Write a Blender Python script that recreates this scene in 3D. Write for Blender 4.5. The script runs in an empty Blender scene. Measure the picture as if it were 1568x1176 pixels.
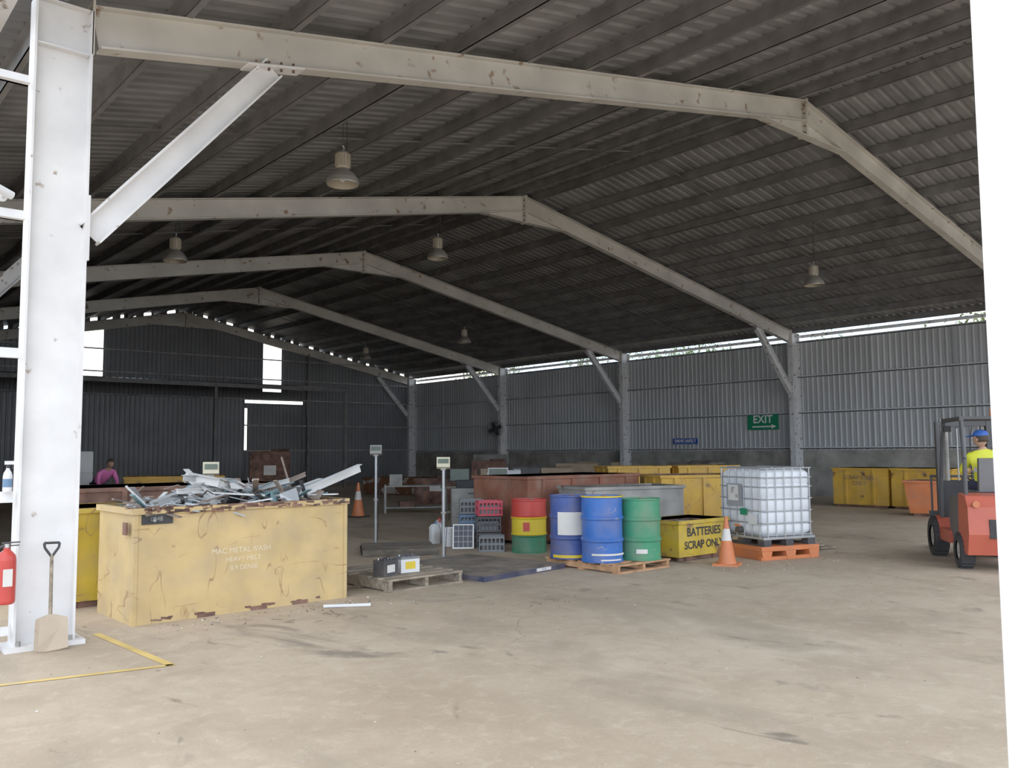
import bpy, math, random
from mathutils import Vector, Matrix
random.seed(7)
R=random.random
def U(a,b): return a+(b-a)*R()
COL=bpy.context.scene.collection
V=Vector
# ---------------------------------------------------------------- materials
MATS={}
def mk(name,col,rough=.6,metal=0.,var=.12,vs=2.5,rust=0.,rustcol=(.13,.055,.025),rs=4.,scr=0.,scrcol=(.30,.16,.06),bump=.0,bs=30.,spec=.4,trans=0.,stretch=(1,1,1),dust=0.):
    if name in MATS: return MATS[name]
    m=bpy.data.materials.new(name); m.use_nodes=True; nt=m.node_tree; N=nt.nodes; L=nt.links
    b=N["Principled BSDF"]; b.inputs["Roughness"].default_value=rough; b.inputs["Metallic"].default_value=metal
    b.inputs["Specular IOR Level"].default_value=spec
    if trans: b.inputs["Transmission Weight"].default_value=trans
    tc=N.new("ShaderNodeTexCoord"); mp=N.new("ShaderNodeMapping"); mp.inputs["Scale"].default_value=stretch
    L.new(tc.outputs["Object"],mp.inputs[0])
    def noise(sc,det=6,off=0.):
        n=N.new("ShaderNodeTexNoise"); n.inputs["Scale"].default_value=sc; n.inputs["Detail"].default_value=det
        if off:
            mp2=N.new("ShaderNodeMapping"); mp2.inputs["Location"].default_value=(off,off*1.7,off*.3); L.new(mp.outputs[0],mp2.inputs[0]); L.new(mp2.outputs[0],n.inputs["Vector"])
        else: L.new(mp.outputs[0],n.inputs["Vector"])
        return n
    def mix(fac,a,c):
        x=N.new("ShaderNodeMix"); x.data_type='RGBA'
        L.new(fac,x.inputs[0])
        for s,val in ((6,a),(7,c)):
            if hasattr(val,"is_linked") or hasattr(val,"links"): L.new(val,x.inputs[s])
            else: x.inputs[s].default_value=(*val,1)
        return x.outputs[2]
    def rng(sock,a,c,lo=0,hi=1):
        r=N.new("ShaderNodeMapRange"); r.inputs[1].default_value=a; r.inputs[2].default_value=c; r.inputs[3].default_value=lo; r.inputs[4].default_value=hi; L.new(sock,r.inputs[0]); return r.outputs[0]
    n1=noise(vs,8)
    lo=tuple(max(0,c*(1-var*1.6)) for c in col); hi=tuple(min(1,c*(1+var)) for c in col)
    c=mix(rng(n1.outputs[0],.3,.7),lo,hi)
    if rust>0:
        n2=noise(rs,10,3.1); t=.72-.3*rust
        c=mix(rng(n2.outputs[0],t,t+.07),c,rustcol)
    if scr>0:
        for k,(st,of) in enumerate((((1.6,1.6,.5),7.7),((.35,.35,1.3),2.2))):
            mp3=N.new("ShaderNodeMapping"); mp3.inputs["Scale"].default_value=st; mp3.inputs["Location"].default_value=(of,of,of); mp3.inputs["Rotation"].default_value=(.3,.45*(1-2*k),.2)
            L.new(tc.outputs["Object"],mp3.inputs[0])
            n3=N.new("ShaderNodeTexNoise"); n3.inputs["Scale"].default_value=2.2; n3.inputs["Detail"].default_value=2; L.new(mp3.outputs[0],n3.inputs["Vector"])
            s=N.new("ShaderNodeMath"); s.operation='SUBTRACT'; s.inputs[1].default_value=.5; L.new(n3.outputs[0],s.inputs[0])
            a=N.new("ShaderNodeMath"); a.operation='ABSOLUTE'; L.new(s.outputs[0],a.inputs[0])
            f=rng(a.outputs[0],.0032*scr,.0010*scr)
            n4=noise(4,5,1.3+k*5); g=rng(n4.outputs[0],.5,.62)
            mm=N.new("ShaderNodeMath"); mm.operation='MULTIPLY'; L.new(f,mm.inputs[0]); L.new(g,mm.inputs[1])
            c=mix(mm.outputs[0],c,scrcol)
    if dust>0:
        n5=noise(3.5,9,9.4); c=mix(rng(n5.outputs[0],.42,.72,0,dust),c,(.30,.24,.18))
    L.new(c,b.inputs["Base Color"])
    if bump>0:
        nb=noise(bs,5,.5); bp=N.new("ShaderNodeBump"); bp.inputs["Strength"].default_value=bump; bp.inputs["Distance"].default_value=.02
        L.new(nb.outputs[0],bp.inputs["Height"]); L.new(bp.outputs[0],b.inputs["Normal"])
    MATS[name]=m; return m
STEEL=mk("painted_frame_steel",(.55,.52,.47),.55,rust=.30,rs=5,var=.14,vs=1.2,rustcol=(.25,.16,.10))
WHITE=mk("white_column_paint",(.72,.71,.71),.5,rust=.13,rs=8,var=.08,rustcol=(.30,.22,.16))
COLP=mk("column_paint_chipped",(.60,.60,.60),.5,rust=.42,rs=7,var=.1,rustcol=(.2,.14,.11))
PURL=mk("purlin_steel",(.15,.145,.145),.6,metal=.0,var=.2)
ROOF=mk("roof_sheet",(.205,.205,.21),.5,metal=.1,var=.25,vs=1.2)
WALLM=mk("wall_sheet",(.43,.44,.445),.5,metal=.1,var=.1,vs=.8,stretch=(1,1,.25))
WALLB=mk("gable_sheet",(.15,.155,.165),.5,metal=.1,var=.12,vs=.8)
GIRT=mk("girt_steel",(.55,.57,.59),.5,var=.1)
PLINTH=mk("concrete_plinth",(.30,.28,.25),.9,var=.3,vs=1.5,rust=.2,rustcol=(.15,.13,.11),bump=.5)
YEL=mk("faded_yellow_paint",(.56,.385,.155),.62,rust=.12,rs=9,rustcol=(.33,.2,.1),var=.12,scr=2.8,bump=.10,bs=4,dust=.35)
YEL2=mk("bright_yellow_paint",(.60,.40,.03),.55,rust=.38,rs=5,var=.15,scr=3,rustcol=(.2,.1,.04),dust=.3)
YEL3=mk("orange_yellow_paint",(.62,.34,.035),.55,rust=.2,rs=3,var=.12,scr=2,dust=.2)
RUST=mk("rusted_steel",(.17,.085,.06),.8,var=.45,vs=4,rust=.45,rustcol=(.10,.07,.055),bump=.4)
BROWN=mk("red_oxide_paint",(.23,.075,.042),.7,var=.2,rust=.3,rs=3,dust=.35)
GREYB=mk("grey_steel",(.30,.29,.27),.6,var=.25,rust=.3,rs=4)
RPAT=mk("flaked_rust_paint",(.42,.38,.33),.7,rust=1.0,rs=3.)
DARK=mk("dark_rubber",(.03,.03,.032),.75,var=.3)
BLK=mk("black_plastic",(.045,.045,.05),.45,var=.2,dust=.2)
ORNG=mk("orange_paint",(.62,.16,.05),.5,var=.12,rust=.2,rustcol=(.35,.2,.15),dust=.25)
RED=mk("red_paint",(.50,.04,.03),.45,var=.1,rust=.1)
FLR=mk("forklift_red",(.47,.085,.05),.4,var=.1)
BLUE=mk("blue_drum_paint",(.02,.11,.45),.42,var=.15,scr=1.,scrcol=(.3,.3,.3),rust=.12,rustcol=(.3,.3,.3),rs=7,dust=.2)
DBLUE=mk("dark_blue_paint",(.035,.07,.27),.5,var=.2,rust=.15,dust=.25)
SBLUE=mk("scale_edge_blue",(.03,.035,.075),.5,var=.2,rust=.3,rustcol=(.15,.12,.1),dust=.3)
GREEN=mk("green_drum_paint",(.035,.25,.12),.45,var=.15,rust=.15,rustcol=(.25,.22,.2),rs=8,dust=.3)
DGREEN=mk("dark_green_paint",(.03,.17,.09),.5,var=.15,rust=.2,dust=.2)
DYEL=mk("drum_yellow",(.68,.48,.02),.5,var=.1,rust=.15)
LABEL=mk("white_label",(.68,.66,.62),.6,var=.1,rust=.2,rustcol=(.35,.3,.25))
WPL=mk("white_plastic",(.68,.69,.70),.4,var=.05)
TANK=mk("ibc_tank_plastic",(.74,.78,.83),.35,var=.06)
GALV=mk("galvanised_steel",(.42,.44,.46),.4,metal=.5,var=.12)
WOOD=mk("pallet_wood",(.27,.22,.16),.85,var=.35,vs=6,stretch=(1,6,3),bump=.3)
WOOD2=mk("orange_pallet_wood",(.48,.25,.12),.85,var=.3,vs=6,bump=.3)
PLATE=mk("scale_deck",(.17,.145,.12),.75,var=.4,vs=2,rust=.4,rustcol=(.25,.2,.15),dust=.4)
SIGNG=mk("sign_green",(.01,.20,.09),.4,var=.05)
SIGNB=mk("sign_blue",(.01,.06,.32),.4,var=.05)
WTXT=mk("white_lettering",(.8,.8,.78),.5,var=.05)
FTXT=mk("faded_white_lettering",(.72,.62,.42),.6,var=.05,rust=.35,rustcol=(.56,.41,.18),rs=12)
LINE=mk("line_paint",(.62,.42,.12),.8,var=.15,rust=.38,rustcol=(.47,.39,.29),rs=7)
ALU=mk("aluminium",(.55,.55,.54),.35,metal=.7,var=.1)
REFLT=mk("lamp_reflector",(.30,.28,.25),.45,metal=.5,var=.15)
LAMPH=mk("lamp_housing",(.40,.34,.26),.5,metal=.2,var=.15)
SOLAR=mk("solar_cells",(.05,.06,.09),.25,var=.2)
CRED=mk("red_crate",(.55,.05,.08),.45); CBLU=mk("blue_crate",(.10,.19,.33),.45); CGRY=mk("grey_crate",(.15,.16,.17),.5)
TEAL=mk("teal_scrap",(.13,.24,.27),.5); SC1=mk("scrap_white",(.60,.61,.61),.5,rust=.25); SC2=mk("scrap_grey",(.36,.38,.40),.45,metal=.3,rust=.3,rustcol=(.2,.15,.12)); SC3=mk("scrap_brown",(.20,.15,.12),.8,rust=.4,rustcol=(.1,.08,.06))
SKIN=mk("skin",(.50,.28,.19),.55,var=.06); HAIR=mk("dark_hair",(.05,.035,.025),.7); PINK=mk("hi_vis_pink",(.95,.22,.58),.6,var=.08); HVY=mk("hi_vis_yellow",(.70,.72,.03),.6,var=.06)
NAVY=mk("navy_cloth",(.03,.04,.08),.8,var=.2); GREYC=mk("grey_cloth",(.2,.2,.21),.8,var=.2); BOOT=mk("boot_leather",(.08,.05,.03),.7); CAP=mk("blue_cap",(.03,.12,.55),.6); REFL=mk("reflective_tape",(.6,.6,.62),.4)
EYEW=mk("eye_white",(.8,.8,.8),.3); EYEB=mk("eye_dark",(.03,.02,.02),.3); LIPS=mk("lips",(.42,.16,.13),.5)
LEAF=mk("tree_leaves",(.16,.24,.07),.7,var=.4); BARK=mk("tree_bark",(.2,.15,.1),.9,bump=.5)
SCREEN=mk("lcd_screen",(.12,.15,.12),.25); INDY=mk("indicator_housing",(.62,.58,.42),.5)
CARD=mk("cardboard",(.33,.24,.16),.85)
def floor_mat():
    m=bpy.data.materials.new("dusty_concrete"); m.use_nodes=True; nt=m.node_tree; N=nt.nodes; L=nt.links; b=N["Principled BSDF"]
    b.inputs["Roughness"].default_value=.78; b.inputs["Specular IOR Level"].default_value=.3
    tc=N.new("ShaderNodeTexCoord")
    def noise(sc,det=8,dis=0,off=0,st=(1,1,1),rot=0,rg=.62):
        mp=N.new("ShaderNodeMapping"); mp.inputs["Location"].default_value=(off,off,0); mp.inputs["Scale"].default_value=st; mp.inputs["Rotation"].default_value=(0,0,rot)
        L.new(tc.outputs["Object"],mp.inputs[0]); n=N.new("ShaderNodeTexNoise"); n.inputs["Scale"].default_value=sc; n.inputs["Detail"].default_value=det; n.inputs["Distortion"].default_value=dis; n.inputs["Roughness"].default_value=rg
        L.new(mp.outputs[0],n.inputs["Vector"]); return n.outputs[0]
    def rng(s,a,c,lo=0,hi=1):
        r=N.new("ShaderNodeMapRange"); r.inputs[1].default_value=a; r.inputs[2].default_value=c; r.inputs[3].default_value=lo; r.inputs[4].default_value=hi; L.new(s,r.inputs[0]); return r.outputs[0]
    def mix(f,a,c):
        x=N.new("ShaderNodeMix"); x.data_type='RGBA'; L.new(f,x.inputs[0])
        if isinstance(a,tuple): x.inputs[6].default_value=(*a,1)
        else: L.new(a,x.inputs[6])
        x.inputs[7].default_value=(*c,1); return x.outputs[2]
    def mul(a,c):
        x=N.new("ShaderNodeMath"); x.operation='MULTIPLY'; L.new(a,x.inputs[0]); L.new(c,x.inputs[1]); return x.outputs[0]
    c=mix(rng(noise(.35),.35,.65),(.35,.265,.18),(.50,.40,.29))
    c=mix(rng(noise(2.2,10,.6,5),.45,.72,0,.65),c,(.31,.235,.16))
    c=mix(rng(noise(7,10,.3,51),.52,.75,0,.5),c,(.55,.46,.35))
    c=mix(rng(noise(.7,7,.5,11,(1,.3,1),.6),.53,.65,0,.6),c,(.25,.20,.145))
    c=mix(rng(noise(1.0,9,.8,23,(1,.6,1),-.4),.60,.69,0,.75),c,(.13,.105,.085))
    c=mix(rng(noise(2.4,9,.6,77,(1,.5,1),.9),.64,.71,0,.75),c,(.11,.09,.07))
    c=mix(rng(noise(60,2,0,2),.60,.70,0,.5),c,(.24,.19,.14))
    c=mix(rng(noise(35,3,0,12),.64,.70,0,.5),c,(.6,.54,.45))
    vo=N.new("ShaderNodeTexVoronoi"); vo.feature='DISTANCE_TO_EDGE'; vo.inputs["Scale"].default_value=.22
    nn=N.new("ShaderNodeTexNoise"); nn.inputs["Scale"].default_value=1.5; nn.inputs["Detail"].default_value=6; L.new(tc.outputs["Object"],nn.inputs["Vector"])
    vm=N.new("ShaderNodeVectorMath"); vm.operation='MULTIPLY_ADD'; vm.inputs[1].default_value=(.8,.8,.8); L.new(nn.outputs[1],vm.inputs[0]); L.new(tc.outputs["Object"],vm.inputs[2]); L.new(vm.outputs[0],vo.inputs["Vector"])
    ck=rng(vo.outputs[0],.0028,.0008)
    c=mix(mul(ck,rng(noise(.8,4,0,31),.45,.6,0,.6)),c,(.2,.15,.11))
    L.new(c,b.inputs["Base Color"])
    bp=N.new("ShaderNodeBump"); bp.inputs["Strength"].default_value=.45; bp.inputs["Distance"].default_value=.012; L.new(noise(14,9),bp.inputs["Height"]); L.new(bp.outputs[0],b.inputs["Normal"])
    return m
FLOOR=floor_mat()
# ---------------------------------------------------------------- mesh builder
class MB:
    def __init__(s): s.v=[];s.f=[];s.m=[];s.sm=[];s.mats=[]
    def mi(s,mat):
        if mat not in s.mats: s.mats.append(mat)
        return s.mats.index(mat)
    def add(s,vs,fs,mat,smooth=False):
        o=len(s.v); s.v+= [tuple(x) for x in vs]; i=s.mi(mat)
        for f in fs: s.f.append(tuple(o+k for k in f)); s.m.append(i); s.sm.append(smooth)
    def hexa(s,p,mat): # 4 bottom ccw + 4 top
        s.add(p,[(3,2,1,0),(4,5,6,7),(0,1,5,4),(1,2,6,5),(2,3,7,6),(3,0,4,7)],mat)
    def obox(s,c,a,b,d,mat): # half vectors
        c,a,b,d=V(c),V(a),V(b),V(d)
        s.hexa([c-a-b-d,c+a-b-d,c+a+b-d,c-a+b-d,c-a-b+d,c+a-b+d,c+a+b+d,c-a+b+d],mat)
    def box(s,c,size,mat,rz=0,rx=0,ry=0):
        M=Matrix.Rotation(rz,3,'Z')@Matrix.Rotation(ry,3,'Y')@Matrix.Rotation(rx,3,'X')
        s.obox(c,M@V((size[0]/2,0,0)),M@V((0,size[1]/2,0)),M@V((0,0,size[2]/2)),mat)
    def b2(s,x0,x1,y0,y1,z0,z1,mat): s.box(((x0+x1)/2,(y0+y1)/2,(z0+z1)/2),(x1-x0,y1-y0,z1-z0),mat)
    def bar(s,p0,p1,w,h,mat,up=(0,0,1)):
        p0,p1=V(p0),V(p1); a=(p1-p0); ax=a.normalized(); up=V(up); sd=ax.cross(up)
        if sd.length<1e-4: sd=ax.cross(V((1,0,0)))
        sd.normalize(); u=sd.cross(ax); s.obox((p0+p1)/2,a/2,sd*w/2,u*h/2,mat)
    def cyl(s,p0,p1,r0,r1,mat,n=16,caps=True,smooth=True):
        p0,p1=V(p0),V(p1); ax=(p1-p0).normalized(); t=V((1,0,0)) if abs(ax.x)<.8 else V((0,1,0)); u=ax.cross(t).normalized(); w=ax.cross(u)
        vs=[];
        for p,r in ((p0,r0),(p1,r1)):
            for i in range(n): a=2*math.pi*i/n; vs.append(p+(u*math.cos(a)+w*math.sin(a))*r)
        s.add(vs,[(i,(i+1)%n,n+(i+1)%n,n+i) for i in range(n)],mat,smooth)
        if caps: s.add(vs,[tuple(range(n-1,-1,-1)),tuple(range(n,2*n))],mat)
    def tube(s,pts,r,mat,n=8,close=False):
        pts=[V(p) for p in pts]
        if close: pts.append(pts[0])
        for a,b in zip(pts,pts[1:]):
            if (b-a).length>1e-5: s.cyl(a,b,r,r,mat,n)
    def lathe(s,prof,c,mats,n=28):
        c=V(c)
        for k in range(len(prof)-1):
            (r0,z0),(r1,z1)=prof[k],prof[k+1]; mat=mats[k] if isinstance(mats,list) else mats
            vs=[]
            for r,z in ((r0,z0),(r1,z1)):
                for i in range(n): a=2*math.pi*i/n; vs.append(c+V((r*math.cos(a),r*math.sin(a),z)))
            s.add(vs,[(i,(i+1)%n,n+(i+1)%n,n+i) for i in range(n)],mat,True)
    def disc(s,c,r,mat,n=28):
        s.add([(c[0]+r*math.cos(2*math.pi*i/n),c[1]+r*math.sin(2*math.pi*i/n),c[2]) for i in range(n)],[tuple(range(n))],mat)
    def prism(s,poly,y0,y1,mat): # poly in xz extruded in y
        n=len(poly); vs=[(x,y0,z) for x,z in poly]+[(x,y1,z) for x,z in poly]
        s.add(vs,[tuple(range(n)),tuple(range(2*n-1,n-1,-1))]+[(i,n+i,n+(i+1)%n,(i+1)%n) for i in range(n)],mat)
    def ell(s,c,r,mat,n=14,m=9,fn=None,rot=None):
        c=V(c); vs=[]
        for j in range(m+1):
            ph=math.pi*j/m
            for i in range(n):
                a=2*math.pi*i/n; p=V((math.sin(ph)*math.cos(a),math.sin(ph)*math.sin(a),math.cos(ph)))
                if fn: p=fn(p)
                p=V((p.x*r[0],p.y*r[1],p.z*r[2]))
                if rot: p=rot@p
                vs.append(c+p)
        s.add(vs,[(j*n+i,(j+1)*n+i,(j+1)*n+(i+1)%n,j*n+(i+1)%n) for j in range(m) for i in range(n)],mat,True)
    def text(s,body,size,o,u,v,mat,off=.0):
        t=bpy.data.curves.new("t","FONT"); t.body=body; t.size=size; t.align_x='CENTER'; t.align_y='CENTER'
        if off: t.offset=off
        ob=bpy.data.objects.new("t",t); COL.objects.link(ob); dg=bpy.context.evaluated_depsgraph_get(); me=bpy.data.meshes.new_from_object(ob.evaluated_get(dg))
        o,u,v=V(o),V(u).normalized(),V(v).normalized()
        s.add([o+u*p.co.x+v*p.co.y for p in me.vertices],[tuple(f.vertices) for f in me.polygons],mat)
        bpy.data.objects.remove(ob); bpy.data.curves.remove(t); bpy.data.meshes.remove(me)
    def build(s,name,loc=(0,0,0),rz=0,bev=0,rot=None):
        me=bpy.data.meshes.new(name); me.from_pydata(s.v,[],s.f)
        for m in s.mats: me.materials.append(m)
        me.polygons.foreach_set("material_index",s.m); me.polygons.foreach_set("use_smooth",s.sm); me.update()
        ob=bpy.data.objects.new(name,me); ob.location=loc; ob.rotation_euler=rot if rot else (0,0,rz); COL.objects.link(ob)
        if bev:
            md=ob.modifiers.new("b","BEVEL"); md.width=bev; md.segments=2; md.limit_method='ANGLE'; md.angle_limit=math.radians(50)
        return ob
# ---------------------------------------------------------------- geometry constants
S=8.012; Y0=8.41; XR=14.64; W=12.78; XL=XR-W; XW=XR+W
YF=[.65]+[Y0+k*S for k in range(5)]; YE=Y0+4*S
SL=.1965
def zt(x): return 8.27-SL*abs(x-XR)      # rafter top
def zr(x): return zt(x)+.2               # roof sheet
DP=.40
# portal frames
def ibeam(b,p0,p1,dep,wid,mat,dvec):
    p0,p1,d=V(p0),V(p1),V(dvec).normalized(); a=(p1-p0)/2; c=(p0+p1)/2; w=a.normalized().cross(d).normalized()
    for sgn in (-1,1): b.obox(c+d*sgn*(dep/2-.01),a,w*wid/2,d*.01,mat)
    b.obox(c,a,w*.008,d*(dep/2-.018),mat)
def frame(k,y):
    b=MB(); hw=.1
    XLc=XL if k>0 else 2.145
    for side,xc in ((-1,XLc),(1,XW)):
        top=zt(XL)-.02
        m=WHITE if (side==-1 and k<=1) else COLP
        ibeam(b,(xc,y,0.0),(xc,y,top),.48,.09 if (k==0 and side==-1) else .2,m,(1,0,0))
        b.box((xc,y,.02),(.62,.34,.04),m)
        for dx in (-.2,.2):
            b.cyl((xc+dx,y-.12,.04),(xc+dx,y-.12,.08),.018,.018,GREYB,6)
        for z in (top,top-.42): b.box((xc,y,z),(.43,.17,.012),m)
        for z in (3.6,3.75,3.9): b.cyl((xc-side*.24,y-.06,z),(xc-side*.265,y-.06,z),.018,.018,RUST,6)
    for sgn in (-1,1):
        x0=XR+sgn*(W-.24) ; x1=XR+sgn*.03
        nrm=V((sgn*SL,0,1)).normalized(); off=nrm*(DP/2)
        ibeam(b,V((x0,y,zt(x0)))-off,V((x1,y,zt(x1)))-off,DP,.17,STEEL,nrm)
        b.box((x0-sgn*.0,y,zt(x0)-DP/2-.02),(.02,.2,DP+.12),STEEL)
        # ridge haunch
        xh=XR+sgn*1.45; zb=zt(xh)-DP
        b.add([(xh,y-.008,zb+.02),(x1,y-.008,zt(XR)-DP),(x1,y-.008,7.58)],[(0,1,2)],STEEL); b.add([(xh,y+.008,zb+.02),(x1,y+.008,zt(XR)-DP),(x1,y+.008,7.58)],[(2,1,0)],STEEL)
        b.bar((xh,y,zb),(XR,y,7.58),.17,.02,STEEL)
        b.box((XR+sgn*.018,y,7.92),(.028,.2,.74),STEEL)
        for z in (7.62,7.75,8.0,8.15):
            for dy in (-.06,.06): b.cyl((XR+sgn*.03,y+dy,z),(XR+sgn*.065,y+dy,z),.016,.016,RUST,6)
        xs=XR+sgn*1.6
        b.bar((xs,y,zt(xs)-DP+.02),(xs,y,zt(xs)-.02),.16,.01,STEEL,(0,1,0))
        # knee brace
        if k>=1:
            xa=XR+sgn*(W-.24); xb=XR+sgn*(W-2.25)
            pa=V((xa,y,3.62)); pb=V((xb+sgn*.0,y,zt(xb)-DP-.02))
            if sgn==-1: pa=V((xa,y,3.62)); xb=XL+2.05; pb=V((xb,y,zt(xb)-DP-.0))
            ax=(pb-pa).normalized(); dv=V((-ax.z,0,ax.x))
            bm=WHITE if (k==1 and sgn==-1) else COLP
            ibeam(b,pa+ax*.05,pb-ax*.02,.24,.14,bm,dv)
            b.bar((xa-sgn*.01,y,3.4),(xa-sgn*.01,y,4.0),.2,.02,bm,(1,0,0))
            b.bar((xb-.32,y,zt(xb-.32)-DP-.012),(xb+.32,y,zt(xb+.32)-DP-.012),.2,.02,bm)
            for i in range(-3,4,2): b.cyl((xb+i*.07,y-.05,zt(xb+i*.07)-DP-.05),(xb+i*.07,y-.05,zt(xb+i*.07)-DP+.05),.014,.014,RUST,6)
    b.build("portal_frame")
for k,y in enumerate(YF): frame(k,y)
# roof
def corr(b,pts_fn,length,pitch,dep,mat,base=.0):
    """pts_fn(t,h)->list of points down the sheet for profile position t and height offset h"""
    prof=[];t=0
    while t<length:
        prof+= [(t,0),(t+pitch*.55,0),(t+pitch*.68,dep),(t+pitch*.87,dep)]; t+=pitch
    prof=[(min(p,length),h) for p,h in prof]; prof.append((length,0))
    rows=[pts_fn(p,h) for p,h in prof]; n=len(rows[0]); vs=[q for r in rows for q in r]
    b.add(vs,[(i*n+j,i*n+j+1,(i+1)*n+j+1,(i+1)*n+j) for i in range(len(rows)-1) for j in range(n-1)],mat)
RY0=.35; RY1=YE+.35
for sgn in (-1,1):
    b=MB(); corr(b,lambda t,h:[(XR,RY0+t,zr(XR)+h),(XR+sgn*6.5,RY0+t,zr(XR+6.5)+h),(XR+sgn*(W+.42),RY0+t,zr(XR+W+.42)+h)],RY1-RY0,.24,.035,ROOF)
    b.bar((XR+sgn*(W+.45),RY0,5.66),(XR+sgn*(W+.45),RY1,5.66),.12,.10,COLP)
    b.build("ceiling")
b=MB()
for sgn in (-1,1):
    nP=12
    for i in range(nP):
        d=.35+i*(W-.3)/(nP-1); x=XR+sgn*d; z=zt(x)
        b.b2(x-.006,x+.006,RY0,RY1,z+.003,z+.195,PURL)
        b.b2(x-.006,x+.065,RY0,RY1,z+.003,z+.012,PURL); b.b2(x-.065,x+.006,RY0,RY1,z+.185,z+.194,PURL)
    for k in range(5):
        for f in (.5,):
            y=YF[k]+(YF[k+1]-YF[k])*f
            b.bar((XR+sgn*.3,y,zt(XR+.3)+.1),(XR+sgn*W,y,zt(XR+W)+.1),.03,.03,PURL)
b.build("roof_purlins")
# right wall
XWW=XW+.28
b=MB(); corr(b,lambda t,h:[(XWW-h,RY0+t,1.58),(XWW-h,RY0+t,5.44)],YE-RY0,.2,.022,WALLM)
b.b2(XWW-.02,XWW+.16,RY0,YE,0,1.6,PLINTH)
b.build("wall_right")
b=MB()
for z in (1.66,2.91,4.18,5.42):
    b.b2(XWW-.1,XWW-.03,RY0,YE-.1,z-.012,z+.012,GIRT); b.b2(XWW-.1,XWW-.09,RY0,YE-.1,z-.012,z+.05,GIRT)
for k in range(1,5):
    for f in (.33,.66):
        y=YF[k]+(YF[k+1]-YF[k])*f; b.b2(XWW-.06,XWW-.04,y-.02,y+.02,1.66,5.38,WALLM)
b.build("trim_1")
# back gable wall
b=MB()
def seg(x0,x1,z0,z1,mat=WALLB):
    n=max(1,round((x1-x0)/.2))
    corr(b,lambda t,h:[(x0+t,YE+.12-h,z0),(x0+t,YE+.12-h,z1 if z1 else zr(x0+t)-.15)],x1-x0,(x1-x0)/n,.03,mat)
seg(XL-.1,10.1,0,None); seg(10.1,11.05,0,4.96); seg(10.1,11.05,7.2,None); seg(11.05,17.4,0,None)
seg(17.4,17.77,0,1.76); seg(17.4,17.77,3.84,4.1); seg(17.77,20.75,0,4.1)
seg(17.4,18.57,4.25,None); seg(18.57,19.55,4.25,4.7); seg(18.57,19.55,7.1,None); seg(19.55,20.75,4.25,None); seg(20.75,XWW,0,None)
# eave closure blocks leave only broken daylight gaps under the roof sheets
for i in range(46):
    x=XL+.1+i*.56+U(-.1,.1); z=zr(x)-.16; b.box((x,YE+.13,z+.06),(.34,.03,.26),WALLB)
b.build("wall_back")
b=MB()
for z in (1.75,3.0,4.3,5.3,6.3): b.b2(XL,XWW-.2,YE-.02,YE+.06,z-.03,z+.03,GREYB)
for x in (8.2,21.0): b.b2(x-.06,x+.06,YE-.06,YE+.06,0,zt(x)-.3,PURL)
b.build("trim_2")
# left wall (closed from bay 2 back)
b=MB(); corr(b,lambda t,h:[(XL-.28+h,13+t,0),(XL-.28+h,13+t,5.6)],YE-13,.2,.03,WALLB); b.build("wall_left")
# interior awning + store room
b=MB(); corr(b,lambda t,h:[(2.3+t,35.6,4.62+h),(2.3+t,YE-.1,5.0+h)],18.2,.25,.04,WALLB)
b.b2(2.3,20.5,35.55,35.65,4.45,4.62,PURL)
for x in (2.4,8.3,14.2,20.4): b.b2(x-.06,x+.06,35.55,35.67,0,4.5,PURL)
b.build("store_room_awning")
b=MB(); corr(b,lambda t,h:[(3+t,38.2-h,0),(3+t,38.2-h,4.1)],13.6,.2,.03,WALLB); corr(b,lambda t,h:[(16.6+h,38.2+t,0),(16.6+h,38.2+t,4.1)],2.,.2,.03,WALLB)
b.build("store_room_partition")
# floor
b=MB(); b.add([(-.5,-6,0),(XWW+.1,-6,0),(XWW+.1,YE+.2,0),(-.5,YE+.2,0)],[(0,1,2,3)],FLOOR); b.add([(-12,-12,-.01),(-.5,-12,-.01),(-.5,30,-.01),(-12,30,-.01)],[(0,1,2,3)],FLOOR); b.build("floor")
GR=mk("outside_ground",(.34,.28,.2),.95,var=.2)
b=MB(); b.add([(-80,-80,-.03),(120,-80,-.03),(120,120,-.03),(-80,120,-.03)],[(0,1,2,3)],GR); b.build("ground")
# painted lines
b=MB()
def ln(p,q,w=.07,z=.004):
    p,q=V((*p,z)),V((*q,z)); d=(q-p).normalized(); n=V((-d.y,d.x,0))*w/2; b.add([p-n,q-n,q+n,p+n],[(0,1,2,3)],LINE)
ln((2.35,8.6),(2.45,6.92)); ln((2.47,6.93),(1.33,7.17),.06); ln((1.33,7.17),(-.5,7.55),.06)
b.build("floor_marking_line")
# side rails at left column
b=MB()
for z in (4.95,3.73,2.52,1.29,.72,.17,.03): 
    h=.09 if z>1 else .06
    xe=XL-.265 if z>.1 else XL-.33
    b.b2(-1.5,xe,8.36,8.40,z-h/2,z+h/2,WHITE); b.b2(-1.5,xe,8.30,8.40,z-h/2,z-h/2+.01,WHITE)
b.b2(-1.6,-1.5,8.28,8.42,0,5.3,WHITE)
b.build("side_frame_rails")
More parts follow.
